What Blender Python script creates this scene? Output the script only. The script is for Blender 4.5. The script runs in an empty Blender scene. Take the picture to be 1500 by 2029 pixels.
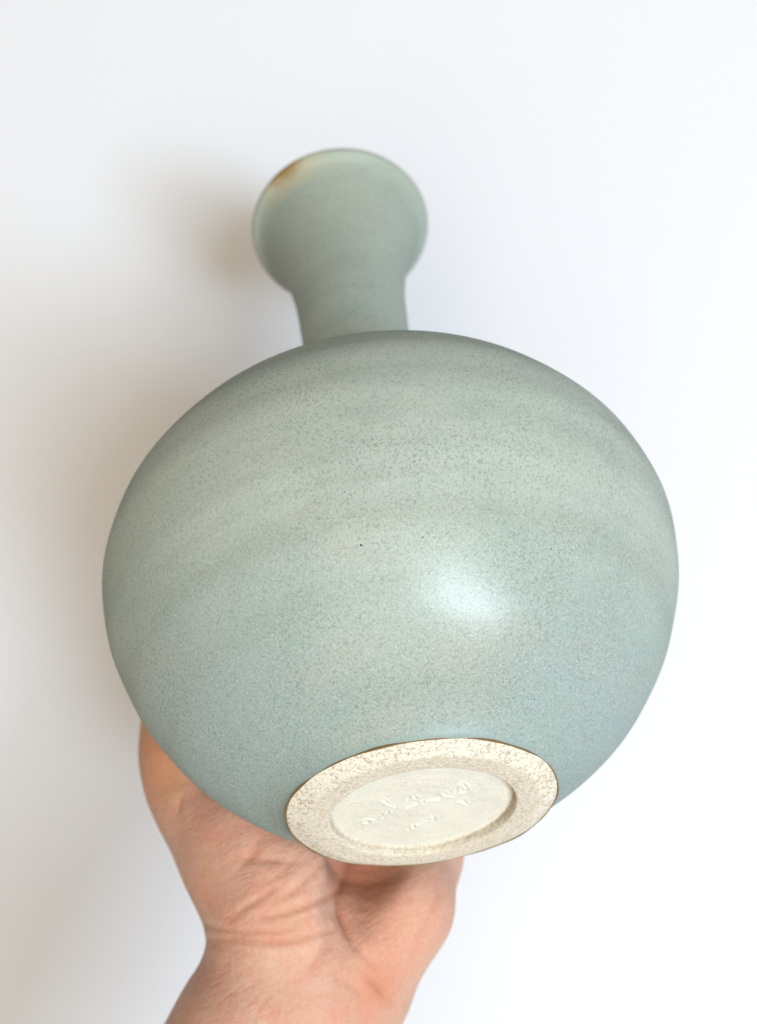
import bpy, math
import numpy as np
import openvdb
from mathutils import Matrix, Vector

# ------------------------------------------------------------------ camera, light, exposure
S = bpy.context.scene
CAMZ = 1.35                                   # camera height above the floor (m)
FPX = 2000.0                                  # focal length in pixels of the 1500 x 2029 photograph
cam = bpy.data.cameras.new('camera'); camo = bpy.data.objects.new('camera', cam)
S.collection.objects.link(camo); S.camera = camo
camo.location = (0, 0, CAMZ); camo.rotation_euler = (math.radians(90), 0, 0)
cam.sensor_fit = 'VERTICAL'; cam.sensor_height = 36.0; cam.lens = 36.0 * FPX / 2029.0
cam.clip_start = 0.01; cam.clip_end = 50
cam.dof.use_dof = True; cam.dof.focus_distance = 0.226; cam.dof.aperture_fstop = 12.5

W = bpy.data.worlds.new('World'); S.world = W; W.use_nodes = True
W.node_tree.nodes['Background'].inputs[0].default_value = (1.0, 0.83, 0.60, 1)   # warm light of the room
W.node_tree.nodes['Background'].inputs[1].default_value = 0.12

def window_light(name, pos, target, sx, sy, power, col, roll=0.0):  # aimed rectangular area lamp, used for the window and the added fill
    l = bpy.data.lights.new(name, 'AREA'); l.shape = 'RECTANGLE'; l.size = sx; l.size_y = sy
    l.energy = power; l.color = col
    o = bpy.data.objects.new(name, l); S.collection.objects.link(o)
    d = (Vector(target) - Vector(pos)).normalized()
    o.matrix_world = Matrix.Translation(pos) @ d.to_track_quat('-Z', 'Y').to_matrix().to_4x4() @ Matrix.Rotation(roll, 4, 'Z')
    return o
window_light('window_light', (0.92, -1.50, CAMZ - 0.33), (0.0, 0.28, CAMZ), 1.05, 0.44, 42.0, (0.70, 0.86, 1.0), math.radians(-25))
window_light('front_fill_light', (0.20, -1.70, CAMZ - 0.28), (0.05, 0.30, CAMZ), 2.3, 2.5, 56.0, (1.0, 0.865, 0.64))  # added warm fill from behind the camera, its shadow hidden behind the vase

S.view_settings.view_transform = 'Standard'; S.view_settings.look = 'None'
S.view_settings.exposure = -0.17; S.view_settings.gamma = 1.0; S.view_settings.use_curve_mapping = False
S.cycles.use_denoising = True

# ------------------------------------------------------------------ helpers
def link(o, parent=None):
    S.collection.objects.link(o)
    if parent: o.parent = parent
    return o
def mesh_obj(name, v, f, mat, parent=None, smooth=True):
    m = bpy.data.meshes.new(name)
    v = np.asarray(v, np.float64)
    m.from_pydata(v.tolist(), [], [list(map(int, q)) for q in f]); m.update()
    if smooth: m.polygons.foreach_set('use_smooth', [True] * len(m.polygons))
    m.materials.append(mat)
    return link(bpy.data.objects.new(name, m), parent)
def cam2w(p):                                  # camera frame (x right, y up, z away) -> world
    p = np.asarray(p, float); return np.stack([p[..., 0], p[..., 2], p[..., 1] + CAMZ], -1)
def pix(px, py, depth):                        # photo pixel at a known depth -> camera frame
    return np.array([(px - 750) / FPX * depth, (1014.5 - py) / FPX * depth, depth])
def spline(x, y, xx):                          # natural cubic spline
    x = np.asarray(x, float); y = np.asarray(y, float); n = len(x); h = np.diff(x); A = np.zeros((n, n)); b = np.zeros(n); A[0, 0] = A[-1, -1] = 1
    for i in range(1, n - 1):
        A[i, i-1] = h[i-1]; A[i, i] = 2 * (h[i-1] + h[i]); A[i, i+1] = h[i]; b[i] = 6 * ((y[i+1]-y[i])/h[i] - (y[i]-y[i-1])/h[i-1])
    M = np.linalg.solve(A, b); k = np.clip(np.searchsorted(x, xx) - 1, 0, n - 2); d = xx - x[k]; hk = h[k]
    return y[k] + d*((y[k+1]-y[k])/hk - hk*(2*M[k]+M[k+1])/6) + d*d*M[k]/2 + d**3*(M[k+1]-M[k])/(6*hk)

class NT:                                      # short node writer
    def __init__(s, name):
        s.m = bpy.data.materials.new(name); s.m.use_nodes = True; s.t = s.m.node_tree
        s.b = s.t.nodes['Principled BSDF']; s.co = s.t.nodes.new('ShaderNodeTexCoord').outputs['Object']
    def n(s, kind, **kw):
        x = s.t.nodes.new('ShaderNode' + kind)
        for k, v in kw.items(): setattr(x, k, v)
        return x
    def put(s, sock, v):
        if hasattr(v, 'is_output'): s.t.links.new(v, sock)
        else: sock.default_value = v
    def noise(s, scale, detail=2.0, rough=0.5, vec=None, dist=0.0):
        x = s.n('TexNoise'); s.put(x.inputs['Vector'], vec if vec is not None else s.co)
        x.inputs['Scale'].default_value = scale; x.inputs['Detail'].default_value = detail
        x.inputs['Roughness'].default_value = rough; x.inputs['Distortion'].default_value = dist
        return x.outputs['Fac']
    def ramp(s, fac, a, b, lo=0.0, hi=1.0):
        x = s.n('MapRange', interpolation_type='SMOOTHSTEP'); s.put(x.inputs[0], fac)
        for i, v in zip((1, 2, 3, 4), (a, b, lo, hi)): s.put(x.inputs[i], v)
        return x.outputs[0]
    def mix(s, fac, a, b, mode='MIX'):
        x = s.n('Mix', data_type='RGBA', blend_type=mode)
        s.put(x.inputs[0], fac)
        s.put(x.inputs[6], a if hasattr(a, 'is_output') else (*a, 1)); s.put(x.inputs[7], b if hasattr(b, 'is_output') else (*b, 1))
        return x.outputs[2]
    def math(s, op, a, b=0.0, clamp=False):
        x = s.n('Math', operation=op, use_clamp=clamp); s.put(x.inputs[0], a); s.put(x.inputs[1], b); return x.outputs[0]
    def dist(s, p):
        x = s.n('VectorMath', operation='DISTANCE'); s.put(x.inputs[0], s.co); x.inputs[1].default_value = p; return x.outputs['Value']
    def scaled(s, v):
        x = s.n('VectorMath', operation='MULTIPLY'); s.put(x.inputs[0], s.co); x.inputs[1].default_value = v; return x.outputs[0]
    def xyz(s):
        x = s.n('SeparateXYZ'); s.put(x.inputs[0], s.co); return x.outputs
    def bump(s, h, strength, distance):
        x = s.n('Bump'); s.put(x.inputs['Height'], h); x.inputs['Strength'].default_value = strength; x.inputs['Distance'].default_value = distance
        s.put(s.b.inputs['Normal'], x.outputs[0])

# ------------------------------------------------------------------ the vase: pose and profile
U = 0.08                                       # widest radius of the body, 8 cm; profile numbers are in this unit
AX = np.array([-0.1548, 1.1001, 1.0]); AX /= np.linalg.norm(AX)      # axis, foot to mouth, camera frame
O3 = np.array([0.1366, -0.9122, 3.0352]) * U                          # middle of the foot, camera frame
EU = np.cross(AX, [0, 1, 0]); EU /= np.linalg.norm(EU); EV = np.cross(AX, EU)
def local(p):                                  # camera frame -> vase frame
    q = np.asarray(p) - O3; return np.stack([q @ EU, q @ -EV, q @ AX], -1)
RM = np.stack([EU, -EV, AX], 1)
def hit_plane(px, py, t):                      # photo pixel -> point on the plane at height t of the vase
    r = pix(px, py, 1.0); n = AX; k = ((O3 + AX * t) @ n) / (r @ n); return local(r * k)

TH = np.radians([-62, -40, -18, 0, 20, 42, 64]); RHO = np.array([.924, .9553, .9852, 1.0, .9415, .8507, .7678]); HE = .8835
th = np.linspace(np.radians(-58.5), np.radians(62), 110); rho = spline(TH, RHO, th)
br, bt = rho * np.cos(th), HE + rho * np.sin(th)
def catmull(P, n=8):
    P = np.asarray(P, float); P = np.vstack([2*P[0]-P[1], P, 2*P[-1]-P[-2]]); out = []
    for i in range(1, len(P) - 2):
        for s in np.arange(n) / n:
            a, b, c, d = P[i-1:i+3]; out.append(.5*(2*b+(c-a)*s+(2*a-5*b+4*c-d)*s*s+(3*b-a-3*c+d)*s**3))
    out.append(P[-2]); return np.array(out)
GL = (.4109, .0248)                            # where the glaze ends
foot_to_body = catmull([(.4125, .0235), (.4180, .0330), (.4275, .0445), (.4430, .0590), (.4650, .0765), (.4920, .0945), (br[5], bt[5]), (br[6], bt[6])], 6)[:-7]
body_prof = np.vstack([foot_to_body, np.stack([br, bt], 1)[5:]])
NECK = [(br[-3], bt[-3]), (br[-1], bt[-1]), (.305, 1.612), (.275, 1.675), (.255, 1.78), (.243, 1.95), (.2400, 2.2), (.2560, 2.55), (.2770, 2.72), (.3055, 2.87), (.3405, 3.00), (.3735, 3.085), (.4055, 3.140), (.4270, 3.162)]
neck_out = catmull(NECK, 10); k0 = 10; neck_out = neck_out[k0:]
lip_prof = catmull([(.4270, 3.162), (.4400, 3.167), (.4490, 3.179), (.4510, 3.193), (.4465, 3.2055), (.4360, 3.2105), (.4240, 3.205), (.412, 3.190)], 6)
neck_in = catmull([(.412, 3.190), (.372, 3.135), (.325, 3.06), (.268, 2.86), (.221, 2.55), (.208, 2.2), (.212, 1.95), (.225, 1.78), (.245, 1.66)], 8)
cav = np.stack([br * .955, HE + (bt - HE) * .955], 1)[::-1]; cav = cav[(cav[:, 0] > .25)]
body_in = np.vstack([[(.245, 1.66)], cav[3:][::3], [(.2, cav[-1][1]), (.001, cav[-1][1])]])

def lathe(prof, seg=240, wob=None):
    prof = np.asarray(prof) * U; a = np.arange(seg) / seg * 2 * np.pi; n = len(prof)
    r = prof[:, 0][:, None] * np.ones(seg); z = prof[:, 1][:, None] * np.ones(seg)
    if wob is not None: r, z = wob(r, z, a[None])
    v = np.stack([r * np.cos(a), r * np.sin(a), z], -1).reshape(-1, 3)
    i = np.arange(n - 1)[:, None] * seg; j = np.arange(seg)[None]; k = (j + 1) % seg
    f = np.stack([i + j, i + k, i + seg + k, i + seg + j], -1).reshape(-1, 4)
    return v, f

# glaze -----------------------------------------------------------------------------------------
def glaze(name, rim=False, foot=False):
    g = NT(name); z = g.xyz()['Z']
    blue, grey, sage, teal = (.302, .373, .388), (.438, .490, .458), (.312, .360, .332), (.304, .383, .354)
    low = g.ramp(g.math('ADD', z, g.math('MULTIPLY', g.noise(22, 2), .03)), .02, .075)
    c = g.mix(low, blue, grey)
    c = g.mix(g.ramp(z, .07, .125), c, sage)
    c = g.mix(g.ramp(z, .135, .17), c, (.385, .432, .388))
    c = g.mix(g.ramp(g.noise(26, 4, .6, g.scaled((1, 1, 1.7))), .42, .66, 0, .55), c, teal)
    c = g.mix(g.ramp(g.noise(31, 3, .55, g.scaled((1, 1, 2.2))), .50, .70, 0, .45), c, (.370, .372, .345))
    rings = g.noise(60, 2, .5, g.scaled((.02, .02, 1.6)))
    c = g.mix(g.ramp(rings, .42, .66, 0, .36), c, (.292, .345, .302))
    # crystals of the matt glaze: fine light flecks over small dark teal pits
    f1 = g.noise(1900, 3, .62, dist=.5); f2 = g.noise(1700, 3, .6, dist=.8); f3 = g.noise(800, 3, .6, dist=.5)
    c = g.mix(g.ramp(f1, .50, .66, 0, .42), c, (.50, .555, .525))
    cover = g.ramp(g.noise(34, 3, .6), .35, .68, .60, 1.0)
    c = g.mix(g.math('MULTIPLY', g.ramp(f2, .36, .52, .56, 0), cover), c, (.140, .195, .175))
    c = g.mix(g.math('MULTIPLY', g.ramp(f3, .27, .35, .25, 0), cover), c, (.085, .12, .11))
    for p, rr in PITS:
        c = g.mix(g.ramp(g.dist(tuple(p)), rr * .5, rr, 1, 0), c, (.015, .02, .015))
    if foot:                                   # the glaze thins to a brown line where it stops
        c = g.mix(g.ramp(g.math('ADD', z, g.math('MULTIPLY', g.noise(900, 2), .0006)), .0026, .0042, .55, 0), c, (.28, .36, .36))
    if rim:                                    # and breaks to ochre on the lip
        edge = g.ramp(g.math('ADD', z, g.math('MULTIPLY', g.noise(130, 3), .006)), .2535, .2600)
        c = g.mix(g.math('MULTIPLY', edge, .06), c, (.36, .34, .20))
        ds = g.dist(tuple(SPOT)); zn = g.math('ADD', z, g.math('MULTIPLY', g.noise(190, 3, .6), .005))
        c = g.mix(g.math('MULTIPLY', g.ramp(ds, .006, .022, .42, 0), g.ramp(zn, .2480, .2535)), c, (.52, .43, .25))
        c = g.mix(g.math('MULTIPLY', g.ramp(ds, .004, .0105, .80, 0), g.ramp(zn, .2530, .2565)), c, (.27, .14, .025))
    df = g.n('BsdfDiffuse'); gs = g.n('BsdfGlossy'); mx = g.n('MixShader'); g.b = df          # matt glaze: body colour under a weak satin gloss
    g.put(df.inputs['Color'], c); g.put(gs.inputs['Roughness'], g.ramp(f1, .3, .7, .21, .29)); gs.inputs['Color'].default_value = (1, 1, 1, 1)
    g.put(mx.inputs[0], g.ramp(z, .004, .016, .008, .027) if foot else .027); g.put(mx.inputs[1], df.outputs[0]); g.put(mx.inputs[2], gs.outputs[0])
    g.put(g.t.nodes['Material Output'].inputs['Surface'], mx.outputs[0])
    hgt = g.math('ADD', g.math('MULTIPLY', f1, .5), g.math('MULTIPLY', f2, .5))
    g.bump(hgt, .11, .0006); g.t.links.new(df.inputs['Normal'].links[0].from_socket, gs.inputs['Normal'])
    return g.m
ANG = np.arange(0, 2*np.pi, .01)
def near_surface(px, py):                      # front-most point of the body under a photo pixel
    best = None
    for r, t in body_prof[::2]:
        P = O3 + AX*t*U + r*U*(np.cos(ANG)[:, None]*EU + np.sin(ANG)[:, None]*EV)
        e = np.hypot(750 + FPX*P[:, 0]/P[:, 2] - px, 1014.5 - FPX*P[:, 1]/P[:, 2] - py) + P[:, 2] * 400
        k = e.argmin()
        if best is None or e[k] < best[0]: best = (e[k], P[k])
    return local(best[1])
PITS = [(near_surface(716, 1088), .00034), (near_surface(841, 1073), .00022), (near_surface(680, 965), .0002), (near_surface(1090, 1098), .00022)]
def rim_point(px, py, r, t):
    P = O3 + AX*t*U + r*U*(np.cos(ANG)[:, None]*EU + np.sin(ANG)[:, None]*EV)
    e = np.hypot(750 + FPX*P[:, 0]/P[:, 2] - px, 1014.5 - FPX*P[:, 1]/P[:, 2] - py); return local(P[e.argmin()])
SPOT = rim_point(566, 338, .446, 3.195)

TR = .0306                                     # depth of the recess under the foot
# clay --------------------------------------------------------------------------------------------
def clay(name, speck, col=(.80, .73, .62), dark=(.40, .32, .24), worn=False):
    g = NT(name)
    c = g.mix(g.ramp(g.noise(150, 3), .35, .65), col, tuple(x * .94 for x in col))
    f = g.noise(1300, 3, .68, dist=.8); big = g.noise(620, 3, .6)
    c = g.mix(g.ramp(f, .36, .50, speck, 0), c, dark)
    c = g.mix(g.math('MULTIPLY', g.ramp(big, .35, .46, speck, 0), g.ramp(g.noise(110, 2), .4, .6)), c, (.46, .37, .27))
    c = g.mix(g.ramp(g.noise(420, 2), .22, .28, min(1, speck * 1.4), 0), c, (.22, .15, .09))
    if name.endswith('base'):                  # deep pits tinted dark in place of shade inside them
        c = g.mix(g.ramp(g.xyz()['Z'], TR*U + .00045, TR*U + .0010), c, (.16, .13, .09))
    if worn:                                   # the standing face is stained from the kiln shelf and tables
        ln = g.n('VectorMath', operation='LENGTH'); g.put(ln.inputs[0], g.scaled((1, 1, 0)))
        st = g.math('MULTIPLY', g.ramp(g.math('ADD', ln.outputs['Value'], g.math('MULTIPLY', g.noise(300, 3), .003)), .0290, .0305, 1, 0), g.ramp(g.noise(1250, 4, .7, dist=.5), .42, .60, .12, .75))
        c = g.mix(st, c, (.55, .485, .40))
    g.put(g.b.inputs['Base Color'], c); g.b.inputs['Roughness'].default_value = .85; g.b.inputs['Specular IOR Level'].default_value = .2
    g.bump(f, .45, .0006)
    return g.m

vase = link(bpy.data.objects.new('vase', None)); vase.empty_display_size = .05
Rw = np.array([[1, 0, 0], [0, 0, 1], [0, 1, 0]], float) @ RM
mw = Matrix.Translation(cam2w(O3)) @ Matrix(Rw.tolist()).to_4x4()
vase.matrix_world = mw
vase['label'] = 'pale celadon green stoneware bottle vase with round body and flared neck, held tilted'
vase['category'] = 'vase'

def wob_body(r, z, a):                         # hand-thrown: faint rings, a foot trimmed not quite round
    w = np.clip(1 - (z / U - .032) / .06, 0, 1)
    r = r * (1 + .0012*np.sin(z/U*31 + 1.2*np.sin(a)) * (1 - w) + w * (.005*np.sin(2*a + .6) + .0022*np.sin(5*a + 1.1) + .0015*np.sin(11*a)))
    z = z + w * U * (.002*np.sin(3*a + 1.) + .001*np.sin(8*a))
    return r, z
v, f = lathe(body_prof, 320, wob_body); mesh_obj('body', v, f, glaze('glaze_body', foot=True), vase)
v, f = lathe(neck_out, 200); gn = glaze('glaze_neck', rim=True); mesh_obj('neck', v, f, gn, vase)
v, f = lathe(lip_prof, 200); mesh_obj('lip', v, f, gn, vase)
v, f = lathe(np.vstack([neck_in, body_in[1:]]), 120); mesh_obj('inner_wall', v, f, glaze('glaze_inside'), vase)

# unglazed foot: bevel, standing ring, recess
def wob_foot(r, z, a):
    w = np.clip((r / U - .33) / .07, 0, 1)
    r = r * (1 + w * (.005*np.sin(2*a + .6) + .0022*np.sin(5*a + 1.1) + .0015*np.sin(11*a)) + .002*np.sin(3*a) + .0015*np.sin(7*a+2))
    z = z + w * U * (.002*np.sin(3*a + 1.) + .001*np.sin(8*a))
    return r, z
foot_prof = catmull([(.404, .034), (.4085, .0275), (.4085, .0235), (.395, .0175), (.376, .0098), (.362, .0040), (.352, .0008), (.342, 0), (.315, 0), (.292, .0006), (.2855, .0018), (.2822, .0045), (.2808, .0160), (.2818, .0275), (.2785, .0320), (.2720, .0312)], 4)
v, f = lathe(foot_prof, 240, wob_foot); mesh_obj('foot_ring', v, f, clay('bare_clay_ring', .80, (.77, .725, .645), (.34, .275, .21), worn=True), vase)

ga = np.arange(300)/300*2*np.pi; gb = np.arange(10)/10*2*np.pi                    # brown bead where the glaze stops
er, ez = wob_body(np.full((1, 300), .4112*U), np.full((1, 300), .0246*U), ga[None])
th_ = .0027*U*(1 + .35*np.sin(7*ga) + .25*np.sin(17*ga+1)); rr_ = er[0][:, None] + th_[:, None]*np.cos(gb); zz_ = ez[0][:, None] + th_[:, None]*np.sin(gb)
v = np.stack([rr_*np.cos(ga)[:, None], rr_*np.sin(ga)[:, None], zz_], -1).reshape(-1, 3)
i = np.arange(300)[:, None]; j = np.arange(10)[None]
f = np.stack([i*10+j, ((i+1) % 300)*10+j, ((i+1) % 300)*10+(j+1) % 10, i*10+(j+1) % 10], -1).reshape(-1, 4)
ge = NT('glaze_brown'); ge.put(ge.b.inputs['Base Color'], ge.mix(ge.noise(300, 3), (.10, .055, .015), (.27, .17, .06))); ge.b.inputs['Roughness'].default_value = .4
mesh_obj('glaze_edge', v, f, ge.m, vase)

# recessed base with the potter's scratched mark: a fine polar sheet pushed in along the strokes
def stroke(pts): return np.array([hit_plane(640 + .28*x, 1480 + .28*y, TR*U)[:2] for x, y in pts])
cut = [stroke(s) for s in (
    [(425, 378), (462, 402), (512, 424)], [(600, 372), (615, 345), (640, 342), (655, 362)], [(598, 428), (640, 412), (690, 390), (716, 386)],
    [(722, 380), (775, 368), (828, 372)], [(846, 322), (880, 346), (925, 352)], [(940, 318), (952, 275), (985, 262), (1016, 285), (1012, 312), (975, 325)],
    [(960, 385), (990, 378), (1010, 400)], [(468, 455), (448, 478), (420, 500)], 
    [(602, 580), (640, 558), (690, 538), (745, 512)], [(765, 488), (790, 500), (780, 522)])]
nr, na = 150, 520
rr = np.linspace(.0, .2745, nr) ** 1.0 * U; aa = np.arange(na) / na * 2*np.pi
X = rr[:, None] * np.cos(aa); Y = rr[:, None] * np.sin(aa); P2 = np.stack([X, Y], -1).reshape(-1, 2)
def seg_d(P, a, b):
    ab = b - a; t = np.clip(((P - a) @ ab) / (ab @ ab), 0, 1); return np.linalg.norm(P - a - t[:, None]*ab, axis=1)
dmin = np.full(len(P2), 1.0)
for s in cut:
    for a, b in zip(s[:-1], s[1:]): dmin = np.minimum(dmin, seg_d(P2, a, b))
Z = np.full(len(P2), TR*U) + .000018*np.sin(np.hypot(*P2.T)/U*150 + 2*np.arctan2(P2[:,1],P2[:,0]))
Z += +.00026*np.exp(-(dmin/.00026)**2) - .00009*np.exp(-((dmin-.00075)/.00035)**2)   # groove with a burr
for hx, hy, hr, hd in ((310, 527, .00062, .0024), (705, 388, .00036, .0011), (455, 466, .0004, .0012), (648, 350, .0003, .0009), (1018, 290, .00035, .001), (640, 562, .00042, .001), (965, 268, .0003, .0008)):
    dh = np.linalg.norm(P2 - hit_plane(640 + .28*hx, 1480 + .28*hy, TR*U)[:2], axis=1)
    Z += hd*np.exp(-(dh/hr)**4) - .2*min(hd, .0014)*np.exp(-((dh-hr*2)/(hr*.8))**2)
v = np.concatenate([P2, Z[:, None]], 1)
i = np.arange(nr-1)[:, None]*na; j = np.arange(na)[None]; k = (j+1) % na
f = np.stack([i+j, i+k, i+na+k, i+na+j], -1).reshape(-1, 4)
mesh_obj('base_recess', v, f, clay('bare_clay_base', .20, (.74, .725, .665), (.52, .47, .39)), vase)

# ------------------------------------------------------------------ the wall
g = NT('wall_paint')
n1 = g.noise(9, 3); n2 = g.noise(420, 3, .6)
g.put(g.b.inputs['Base Color'], g.mix(n1, (.745, .770, .855), (.755, .775, .855)))
g.b.inputs['Roughness'].default_value = .8; g.b.inputs['Specular IOR Level'].default_value = .25
g.bump(n2, .12, .001)
WY = 0.53
bv = [(-1.6, WY, 0), (1.6, WY, 0), (1.6, WY, 2.7), (-1.6, WY, 2.7), (-1.6, WY+.1, 0), (1.6, WY+.1, 0), (1.6, WY+.1, 2.7), (-1.6, WY+.1, 2.7)]
w = mesh_obj('wall', bv, [(0, 1, 2, 3), (5, 4, 7, 6), (4, 0, 3, 7), (1, 5, 6, 2), (3, 2, 6, 7), (4, 5, 1, 0)], g.m, smooth=False)
w['kind'] = 'structure'; w['label'] = 'plain white painted wall behind the vase'

# ------------------------------------------------------------------ the hand (camera frame, metres)
# distance field of the vase outside, as a table over (radius, height)
poly = np.vstack([[(0, .0)], [(.36, 0), (.4109, .0248)], body_prof[1:], neck_out, [(.45, 3.2), (0, 3.2)]]) * U
gr = np.linspace(0, .14, 141); gt = np.linspace(-.06, .30, 361)
Gp = np.stack(np.meshgrid(gr, gt, indexing='ij'), -1).reshape(-1, 2)
dd = np.full(len(Gp), 9.0); ins = np.zeros(len(Gp), bool)
for a, b in zip(poly[:-1], poly[1:]):
    if np.allclose(a, b): continue
    dd = np.minimum(dd, seg_d(Gp, a, b))
    c = (a[1] > Gp[:, 1]) != (b[1] > Gp[:, 1])
    with np.errstate(divide='ignore', invalid='ignore'): xc = a[0] + (Gp[:, 1]-a[1])/(b[1]-a[1])*(b[0]-a[0])
    ins ^= c & (Gp[:, 0] < xc)
TAB = np.where(ins, -dd, dd).reshape(141, 361)
def vase_d(P):
    q = np.asarray(P) - O3; t = q @ AX; r = np.sqrt(np.maximum((q*q).sum(-1) - t*t, 0))
    x = np.clip(r/.001, 0, 139.999); y = np.clip((t+.06)/.001, 0, 359.999); i = x.astype(int); j = y.astype(int); u = x-i; w_ = y-j
    return TAB[i, j]*(1-u)*(1-w_) + TAB[i+1, j]*u*(1-w_) + TAB[i, j+1]*(1-u)*w_ + TAB[i+1, j+1]*u*w_
def vase_n(p):
    e = .0015; return (lambda g: g/np.linalg.norm(g))(np.array([vase_d(p+np.eye(3)[i]*e) - vase_d(p-np.eye(3)[i]*e) for i in range(3)]))

VX = .00088
LO = np.array([-.150, -.370, .225]); HI = np.array([.085, .060, .420])
dims = np.ceil((HI-LO)/VX).astype(int); HI = LO + dims*VX
axs = [(LO[i] + np.arange(dims[i])*VX).astype(np.float32) for i in range(3)]
def blank(): return np.full(dims, .05, np.float32)
def smin(a, b, k):
    h = np.maximum(k - np.abs(a-b), 0)/k; return np.minimum(a, b) - h*h*k*.25
def add(F, A, B, ra, rb, k, marg=.03):         # smooth union with a tapered capsule
    A = np.asarray(A, float); B = np.asarray(B, float)
    m = max(ra, rb) + marg
    lo = np.maximum(((np.minimum(A, B)-m-LO)/VX).astype(int), 0); hi = np.minimum(((np.maximum(A, B)+m-LO)/VX).astype(int)+1, dims)
    if (hi <= lo).any(): return
    sl = tuple(slice(a, b) for a, b in zip(lo, hi))
    x, y, z = np.meshgrid(*[axs[i][sl[i]] for i in range(3)], indexing='ij', sparse=True)
    ab = B-A; L2 = max(ab@ab, 1e-12)
    t = np.clip(((x-A[0])*ab[0] + (y-A[1])*ab[1] + (z-A[2])*ab[2])/L2, 0, 1)
    d = np.sqrt((x-A[0]-t*ab[0])**2 + (y-A[1]-t*ab[1])**2 + (z-A[2]-t*ab[2])**2) - (ra + (rb-ra)*t)
    F[sl] = smin(F[sl], d.astype(np.float32), k)
def chain(F, pts, rad, k):
    for a, b, r0, r1 in zip(pts[:-1], pts[1:], rad[:-1], rad[1:]): add(F, a, b, r0, r1, k)

H = blank()
K = .012
# forearm: radius side and ulna side
chain(H, [pix(20, 3100, .285), pix(255, 2560, .290), pix(380, 2290, .292), pix(516, 2040, .297), pix(578, 1935, .300), pix(590, 1868, .302)], [.036, .030, .0270, .0226, .0197, .0200], K)
chain(H, [pix(130, 3100, .292), pix(370, 2560, .296), pix(455, 2290, .298), pix(603, 2040, .303), pix(645, 1960, .305), pix(668, 1915, .307)], [.036, .030, .0260, .0215, .0200, .0190], K)
add(H, pix(400, 2300, .288), pix(590, 1960, .294), .022, .0165, K)
add(H, pix(610, 2010, .2865), pix(655, 1880, .2895), .0055, .0045, .012)      # wrist tendons
# ball of the thumb and thumb
TM = [pix(562, 1822, .303), pix(505, 1700, .311), pix(390, 1545, .327)]
chain(H, TM, [.0205, .0188, .0140], .010)
add(H, pix(428, 1612, .319), pix(472, 1680, .313), .0158, .0155, .008)
add(H, pix(558, 1765, .2985), pix(512, 1665, .308), .0188, .0180, .010)
add(H, pix(588, 1725, .302), pix(560, 1650, .315), .0155, .0150, .008)
# heel of the little-finger side
chain(H, [pix(704, 1915, .304), pix(784, 1798, .309), pix(810, 1692, .327), pix(850, 1560, .362)], [.0180, .0152, .0158, .0150], .008)
add(H, pix(728, 1862, .301), pix(790, 1780, .308), .0145, .0140, .008)
# middle of the palm
chain(H, [pix(650, 1850, .320), pix(692, 1740, .362), pix(705, 1600, .385)], [.0180, .0160, .0150], .006)
chain(H, [pix(600, 1800, .322), pix(560, 1620, .350), pix(530, 1480, .374)], [.0170, .0150, .0130], .008)
# finger roots: each pushed to rest on the vase
def rest(p, r):
    for _ in range(12): p = p - vase_n(p) * (vase_d(p) - r)
    return p
roots = [pix(505, 1395, .382), pix(605, 1385, .388), pix(700, 1400, .388), pix(790, 1430, .382)]
rad = [.0100, .0102, .0098, .0086]; lens = [(.046, .027, .021), (.050, .031, .022), (.047, .029, .022), (.037, .022, .019)]
dirs = [(-.22, .9, .2), (-.04, .95, .2), (.14, .95, .2), (.34, .9, .2)]
MB = [pix(585, 1760, .336), pix(640, 1750, .360), pix(700, 1750, .364), pix(765, 1745, .352)]
NAILS = []; FING = blank()
for rt, r, ln, dr, mb in zip(roots, rad, lens, dirs, MB):
    p = rest(rt, r + .004); chain(H, [mb, .5*(mb+p) + vase_n(.5*(mb+p))*.0, p], [.015, .0142, .0125], .010)
    F = blank(); pts = [p]; rs = [r*1.12]; dr = np.array(dr, float)
    for li, l in enumerate(ln):
        n_st = int(l/.001)
        for _ in range(n_st):
            nn = vase_n(p); t = dr - nn*(dr@nn); t /= np.linalg.norm(t); dr = t
            p = rest(p + t*.001, r*(1.10, 1.0, .93)[li] - .0008 + (.003*(1-_/n_st) if li == 0 else 0))
        pts.append(p); rs.append(r*(1.0, .92, .78)[li])
    chain(F, pts, rs, .004); FING = np.minimum(FING, F); nn = vase_n(p)
    NAILS.append((p - dr*.004, dr.copy(), nn, r*.80))
# thumb beyond its knuckle
r = .0122; p = rest(pix(345, 1500, .331), .0140); F = blank(); dr = np.array((-.12, .95, .25)); pts = [TM[2], p]; rs = [.0142, .0138]
for li, l in enumerate((.030, .025)):
    for _ in range(int(l/.001)):
        nn = vase_n(p); t = dr - nn*(dr@nn); t /= np.linalg.norm(t); dr = t; p = rest(p + t*.001, r*(1.05, .95)[li] - .0006)
    pts.append(p); rs.append(r*(1.0, .80)[li])
chain(F, pts, rs, .006); NAILS.append((p - dr*.005, dr.copy(), vase_n(p), r*.86))
H = smin(H, F, .010); H = smin(H, FING, .008)
# the hollow of the palm between the two balls of flesh
def carve(A, B, ra, rb, k):
    global H
    C = np.full(dims, .05, np.float32); add(C, A, B, ra, rb, .0001); C = -C
    h = np.maximum(k - np.abs(H - C), 0)/k; H = np.maximum(H, C) + h*h*k*.25
carve(pix(716, 1702, .2985), pix(703, 1772, .2880), .0104, .0052, .011)
carve(pix(703, 1775, .2872), pix(690, 1858, .2795), .0055, .0040, .006)
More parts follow.
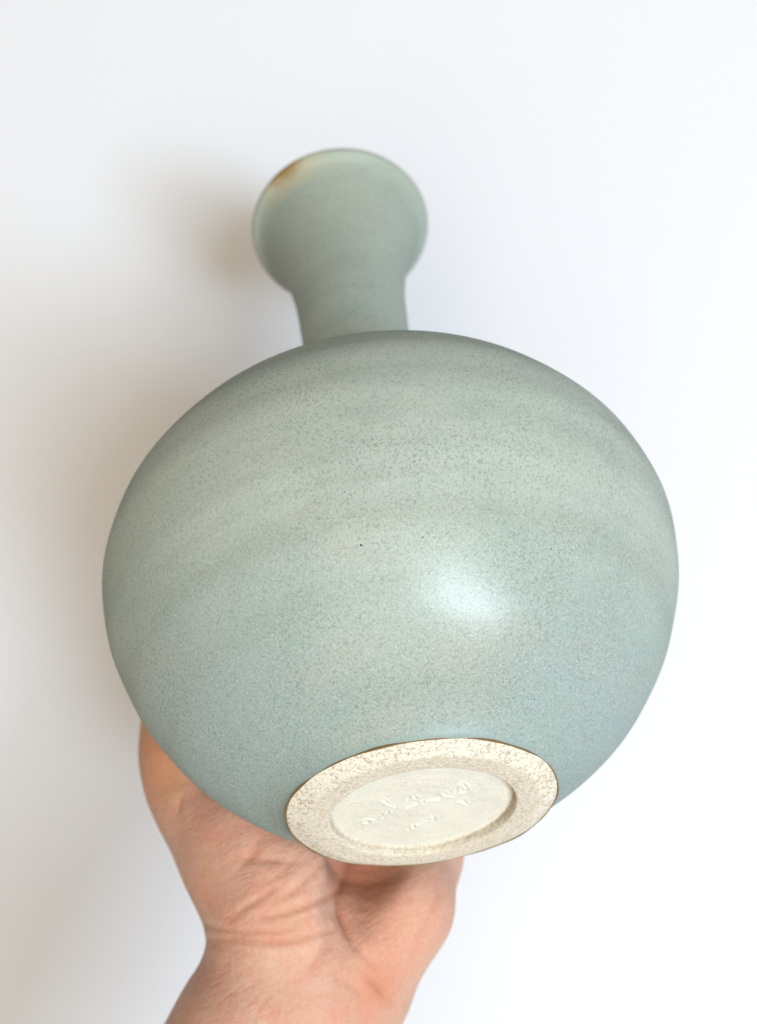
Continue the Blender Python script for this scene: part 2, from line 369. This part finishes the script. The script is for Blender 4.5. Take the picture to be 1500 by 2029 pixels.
# flesh gives way where it carries the vase
gx, gy, gz = np.meshgrid(*axs, indexing='ij')
near = H < .02
D = np.full(dims, .1, np.float32); D[near] = vase_d(np.stack([gx[near], gy[near], gz[near]], -1)).astype(np.float32)
del gx, gy, gz
sl = -(D - .0001); hh = np.maximum(.004 - np.abs(H - sl), 0)/.004; H = np.maximum(H, sl) + hh*hh*.001
grid = openvdb.FloatGrid(background=.05); grid.copyFromArray(H)
V, Q = grid.convertToQuads(0.0); V = LO + np.asarray(V, float)*VX; Q = np.asarray(Q)
# relax, then vertex normals
def vnorm(V):
    n = np.cross(V[Q[:, 2]] - V[Q[:, 0]], V[Q[:, 3]] - V[Q[:, 1]]); N = np.zeros_like(V)
    for c in range(4): np.add.at(N, Q[:, c], n)
    return N/np.maximum(np.linalg.norm(N, axis=1), 1e-12)[:, None]
def relax(V, it=2, s=.5):
    for _ in range(it):
        A = np.zeros_like(V); c = np.zeros(len(V))
        for a, b in ((0, 1), (1, 2), (2, 3), (3, 0)):
            np.add.at(A, Q[:, a], V[Q[:, b]]); np.add.at(A, Q[:, b], V[Q[:, a]]); np.add.at(c, Q[:, a], 1); np.add.at(c, Q[:, b], 1)
        V = V + s*(A/c[:, None] - V)
    return V
V = relax(V, 5); N = vnorm(V)
if ((V - V.mean(0))*N).sum() < 0: Q = Q[:, ::-1]; N = -N
# creases of palm and wrist, laid on the side that faces the photographer
px = np.stack([750 + FPX*V[:, 0]/V[:, 2], 1014.5 - FPX*V[:, 1]/V[:, 2]], 1)
face = np.clip(-(N*V).sum(1)/np.linalg.norm(V, axis=1)*3 + .3, 0, 1)
CREASE = [  # points, depth mm, half-width px
    ([(686, 1712), (676, 1745), (671, 1775), (674, 1810), (687, 1848), (704, 1876)], 1.1, 9),
    ([(640, 1710), (612, 1738), (588, 1762), (560, 1780)], .55, 8),
    ([(672, 1762), (640, 1782), (607, 1796), (560, 1811), (514, 1819)], .75, 8),
    ([(556, 1752), (512, 1781), (478, 1804), (455, 1822)], .55, 7),
    ([(466, 1700), (538, 1704), (610, 1708)], .35, 12),
    ([(395, 1832), (420, 1838), (450, 1845), (495, 1848), (560, 1846), (610, 1835)], .7, 7),
    ([(395, 1864), (430, 1863), (470, 1862), (520, 1868), (574, 1866), (625, 1850), (655, 1845)], .8, 8),
    ([(410, 1870), (470, 1885), (520, 1893)], .35, 8),
    ([(358, 1580), (350, 1612)], .4, 9),
    ([(655, 1860), (640, 1885), (614, 1918)], .6, 11),
    ([(660, 1930), (690, 1950), (728, 1972)], .25, 10), ([(728, 1936), (750, 1956), (774, 1984)], .7, 12),
    ([(862, 1735), (870, 1770), (842, 1840), (820, 1885)], .35, 9), ([(700, 1876), (735, 1905), (760, 1940)], .3, 12),
    ([(520, 1655), (500, 1690), (470, 1730)], .3, 12), ([(590, 1690), (560, 1730), (520, 1752)], .35, 8),
    ([(560, 1830), (600, 1822), (640, 1805)], .4, 7)]
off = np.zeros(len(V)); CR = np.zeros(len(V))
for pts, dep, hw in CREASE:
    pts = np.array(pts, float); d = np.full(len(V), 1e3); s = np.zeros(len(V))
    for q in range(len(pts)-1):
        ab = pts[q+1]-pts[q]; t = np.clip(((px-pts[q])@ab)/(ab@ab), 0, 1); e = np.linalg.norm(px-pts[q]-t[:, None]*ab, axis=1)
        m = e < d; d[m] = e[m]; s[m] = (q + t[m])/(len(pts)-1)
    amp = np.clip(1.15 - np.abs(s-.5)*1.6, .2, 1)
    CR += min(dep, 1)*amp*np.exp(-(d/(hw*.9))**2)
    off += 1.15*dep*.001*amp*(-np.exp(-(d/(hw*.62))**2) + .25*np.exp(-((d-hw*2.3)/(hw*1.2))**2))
V = V + N*(off*face)[:, None]

sk = NT('skin')
pw = sk.co
tone = sk.noise(38, 4, .6); mot = sk.noise(95, 4, .65); fine = sk.noise(900, 3, .6)
c = sk.mix(sk.ramp(tone, .36, .64), (.60, .345, .268), (.64, .418, .330))
c = sk.mix(sk.ramp(mot, .45, .70, 0, .7), c, (.63, .295, .23))
c = sk.mix(sk.ramp(sk.noise(55, 3), .52, .72, 0, .5), c, (.56, .375, .215))
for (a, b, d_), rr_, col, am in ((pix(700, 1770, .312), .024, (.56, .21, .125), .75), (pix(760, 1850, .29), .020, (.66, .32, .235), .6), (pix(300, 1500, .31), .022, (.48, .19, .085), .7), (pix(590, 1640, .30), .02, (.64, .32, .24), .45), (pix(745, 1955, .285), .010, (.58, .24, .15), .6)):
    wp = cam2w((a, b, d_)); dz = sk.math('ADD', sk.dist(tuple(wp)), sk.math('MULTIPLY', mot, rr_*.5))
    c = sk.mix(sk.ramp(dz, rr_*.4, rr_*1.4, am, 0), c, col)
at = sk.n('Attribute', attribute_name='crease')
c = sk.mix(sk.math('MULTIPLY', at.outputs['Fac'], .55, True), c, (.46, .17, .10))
c = sk.mix(sk.ramp(fine, .3, .7, .22, 0), c, (.40, .18, .10))
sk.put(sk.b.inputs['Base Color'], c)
sk.b.inputs['Roughness'].default_value = .55; sk.b.inputs['Specular IOR Level'].default_value = .2
sk.b.inputs['Subsurface Weight'].default_value = .25; sk.b.inputs['Subsurface Radius'].default_value = (1.0, .35, .18); sk.b.inputs['Subsurface Scale'].default_value = .004
def dotv(v):
    x = sk.n('VectorMath', operation='DOT_PRODUCT'); sk.put(x.inputs[0], sk.co); x.inputs[1].default_value = v; return x.outputs['Value']
cx = sk.n('CombineXYZ'); sk.put(cx.inputs[0], dotv((.5*5, 0, -.87*5))); sk.put(cx.inputs[1], dotv((-.87, 0, -.5))); sk.put(cx.inputs[2], dotv((0, 1, 0)))
fold = sk.math('ABSOLUTE', sk.math('SUBTRACT', sk.noise(95, 3, .6, cx.outputs[0], .4), .5))          # fine parallel skin folds
fold = sk.math('MULTIPLY', sk.ramp(fold, 0, .10), sk.ramp(sk.noise(45, 2), .42, .62, .02, .30))
fold = sk.math('ADD', fold, sk.math('MULTIPLY', sk.noise(1300, 2, .6), .45))
sk.bump(sk.math('ADD', fold, sk.math('ADD', sk.noise(420, 4, .65, sk.scaled((1.6, 1, .7))), sk.math('MULTIPLY', sk.noise(150, 4, .6, sk.scaled((.8, 1, 1.8))), 1.6))), .38, .0007)
hand = mesh_obj('hand', cam2w(V), Q[:, ::-1], sk.m)
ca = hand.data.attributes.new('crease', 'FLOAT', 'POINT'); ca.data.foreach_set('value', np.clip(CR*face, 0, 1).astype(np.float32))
hand['label'] = 'bare left hand and wrist, palm up, carrying the round vase from behind'; hand['category'] = 'hand'

nm = NT('nail'); nm.b.inputs['Base Color'].default_value = (.72, .46, .38, 1); nm.b.inputs['Roughness'].default_value = .28
for c0, d, n, r in NAILS:                      # plates on the backs of the finger tips
    s = np.cross(d, n); vs = []; fs = []
    for i in range(9):
        for j in range(9):
            u = (i/8-.5)*.013; a = (j/8-.5)*1.9*math.sqrt(max(.15, 1-(abs(i/8-.5)*1.7)**4))
            vs.append(c0 + d*u + s*math.sin(a)*r*.98 + n*(math.cos(a)*r*1.0 + .0006 + .0006*(i/8)))
    for i in range(8):
        for j in range(8): fs.append((i*9+j, i*9+j+1, i*9+j+10, i*9+j+9))
    o = mesh_obj('fingernail', cam2w(np.array(vs)), fs, nm.m, hand)
    so = o.modifiers.new('plate', 'SOLIDIFY'); so.thickness = .0005; so.offset = 0
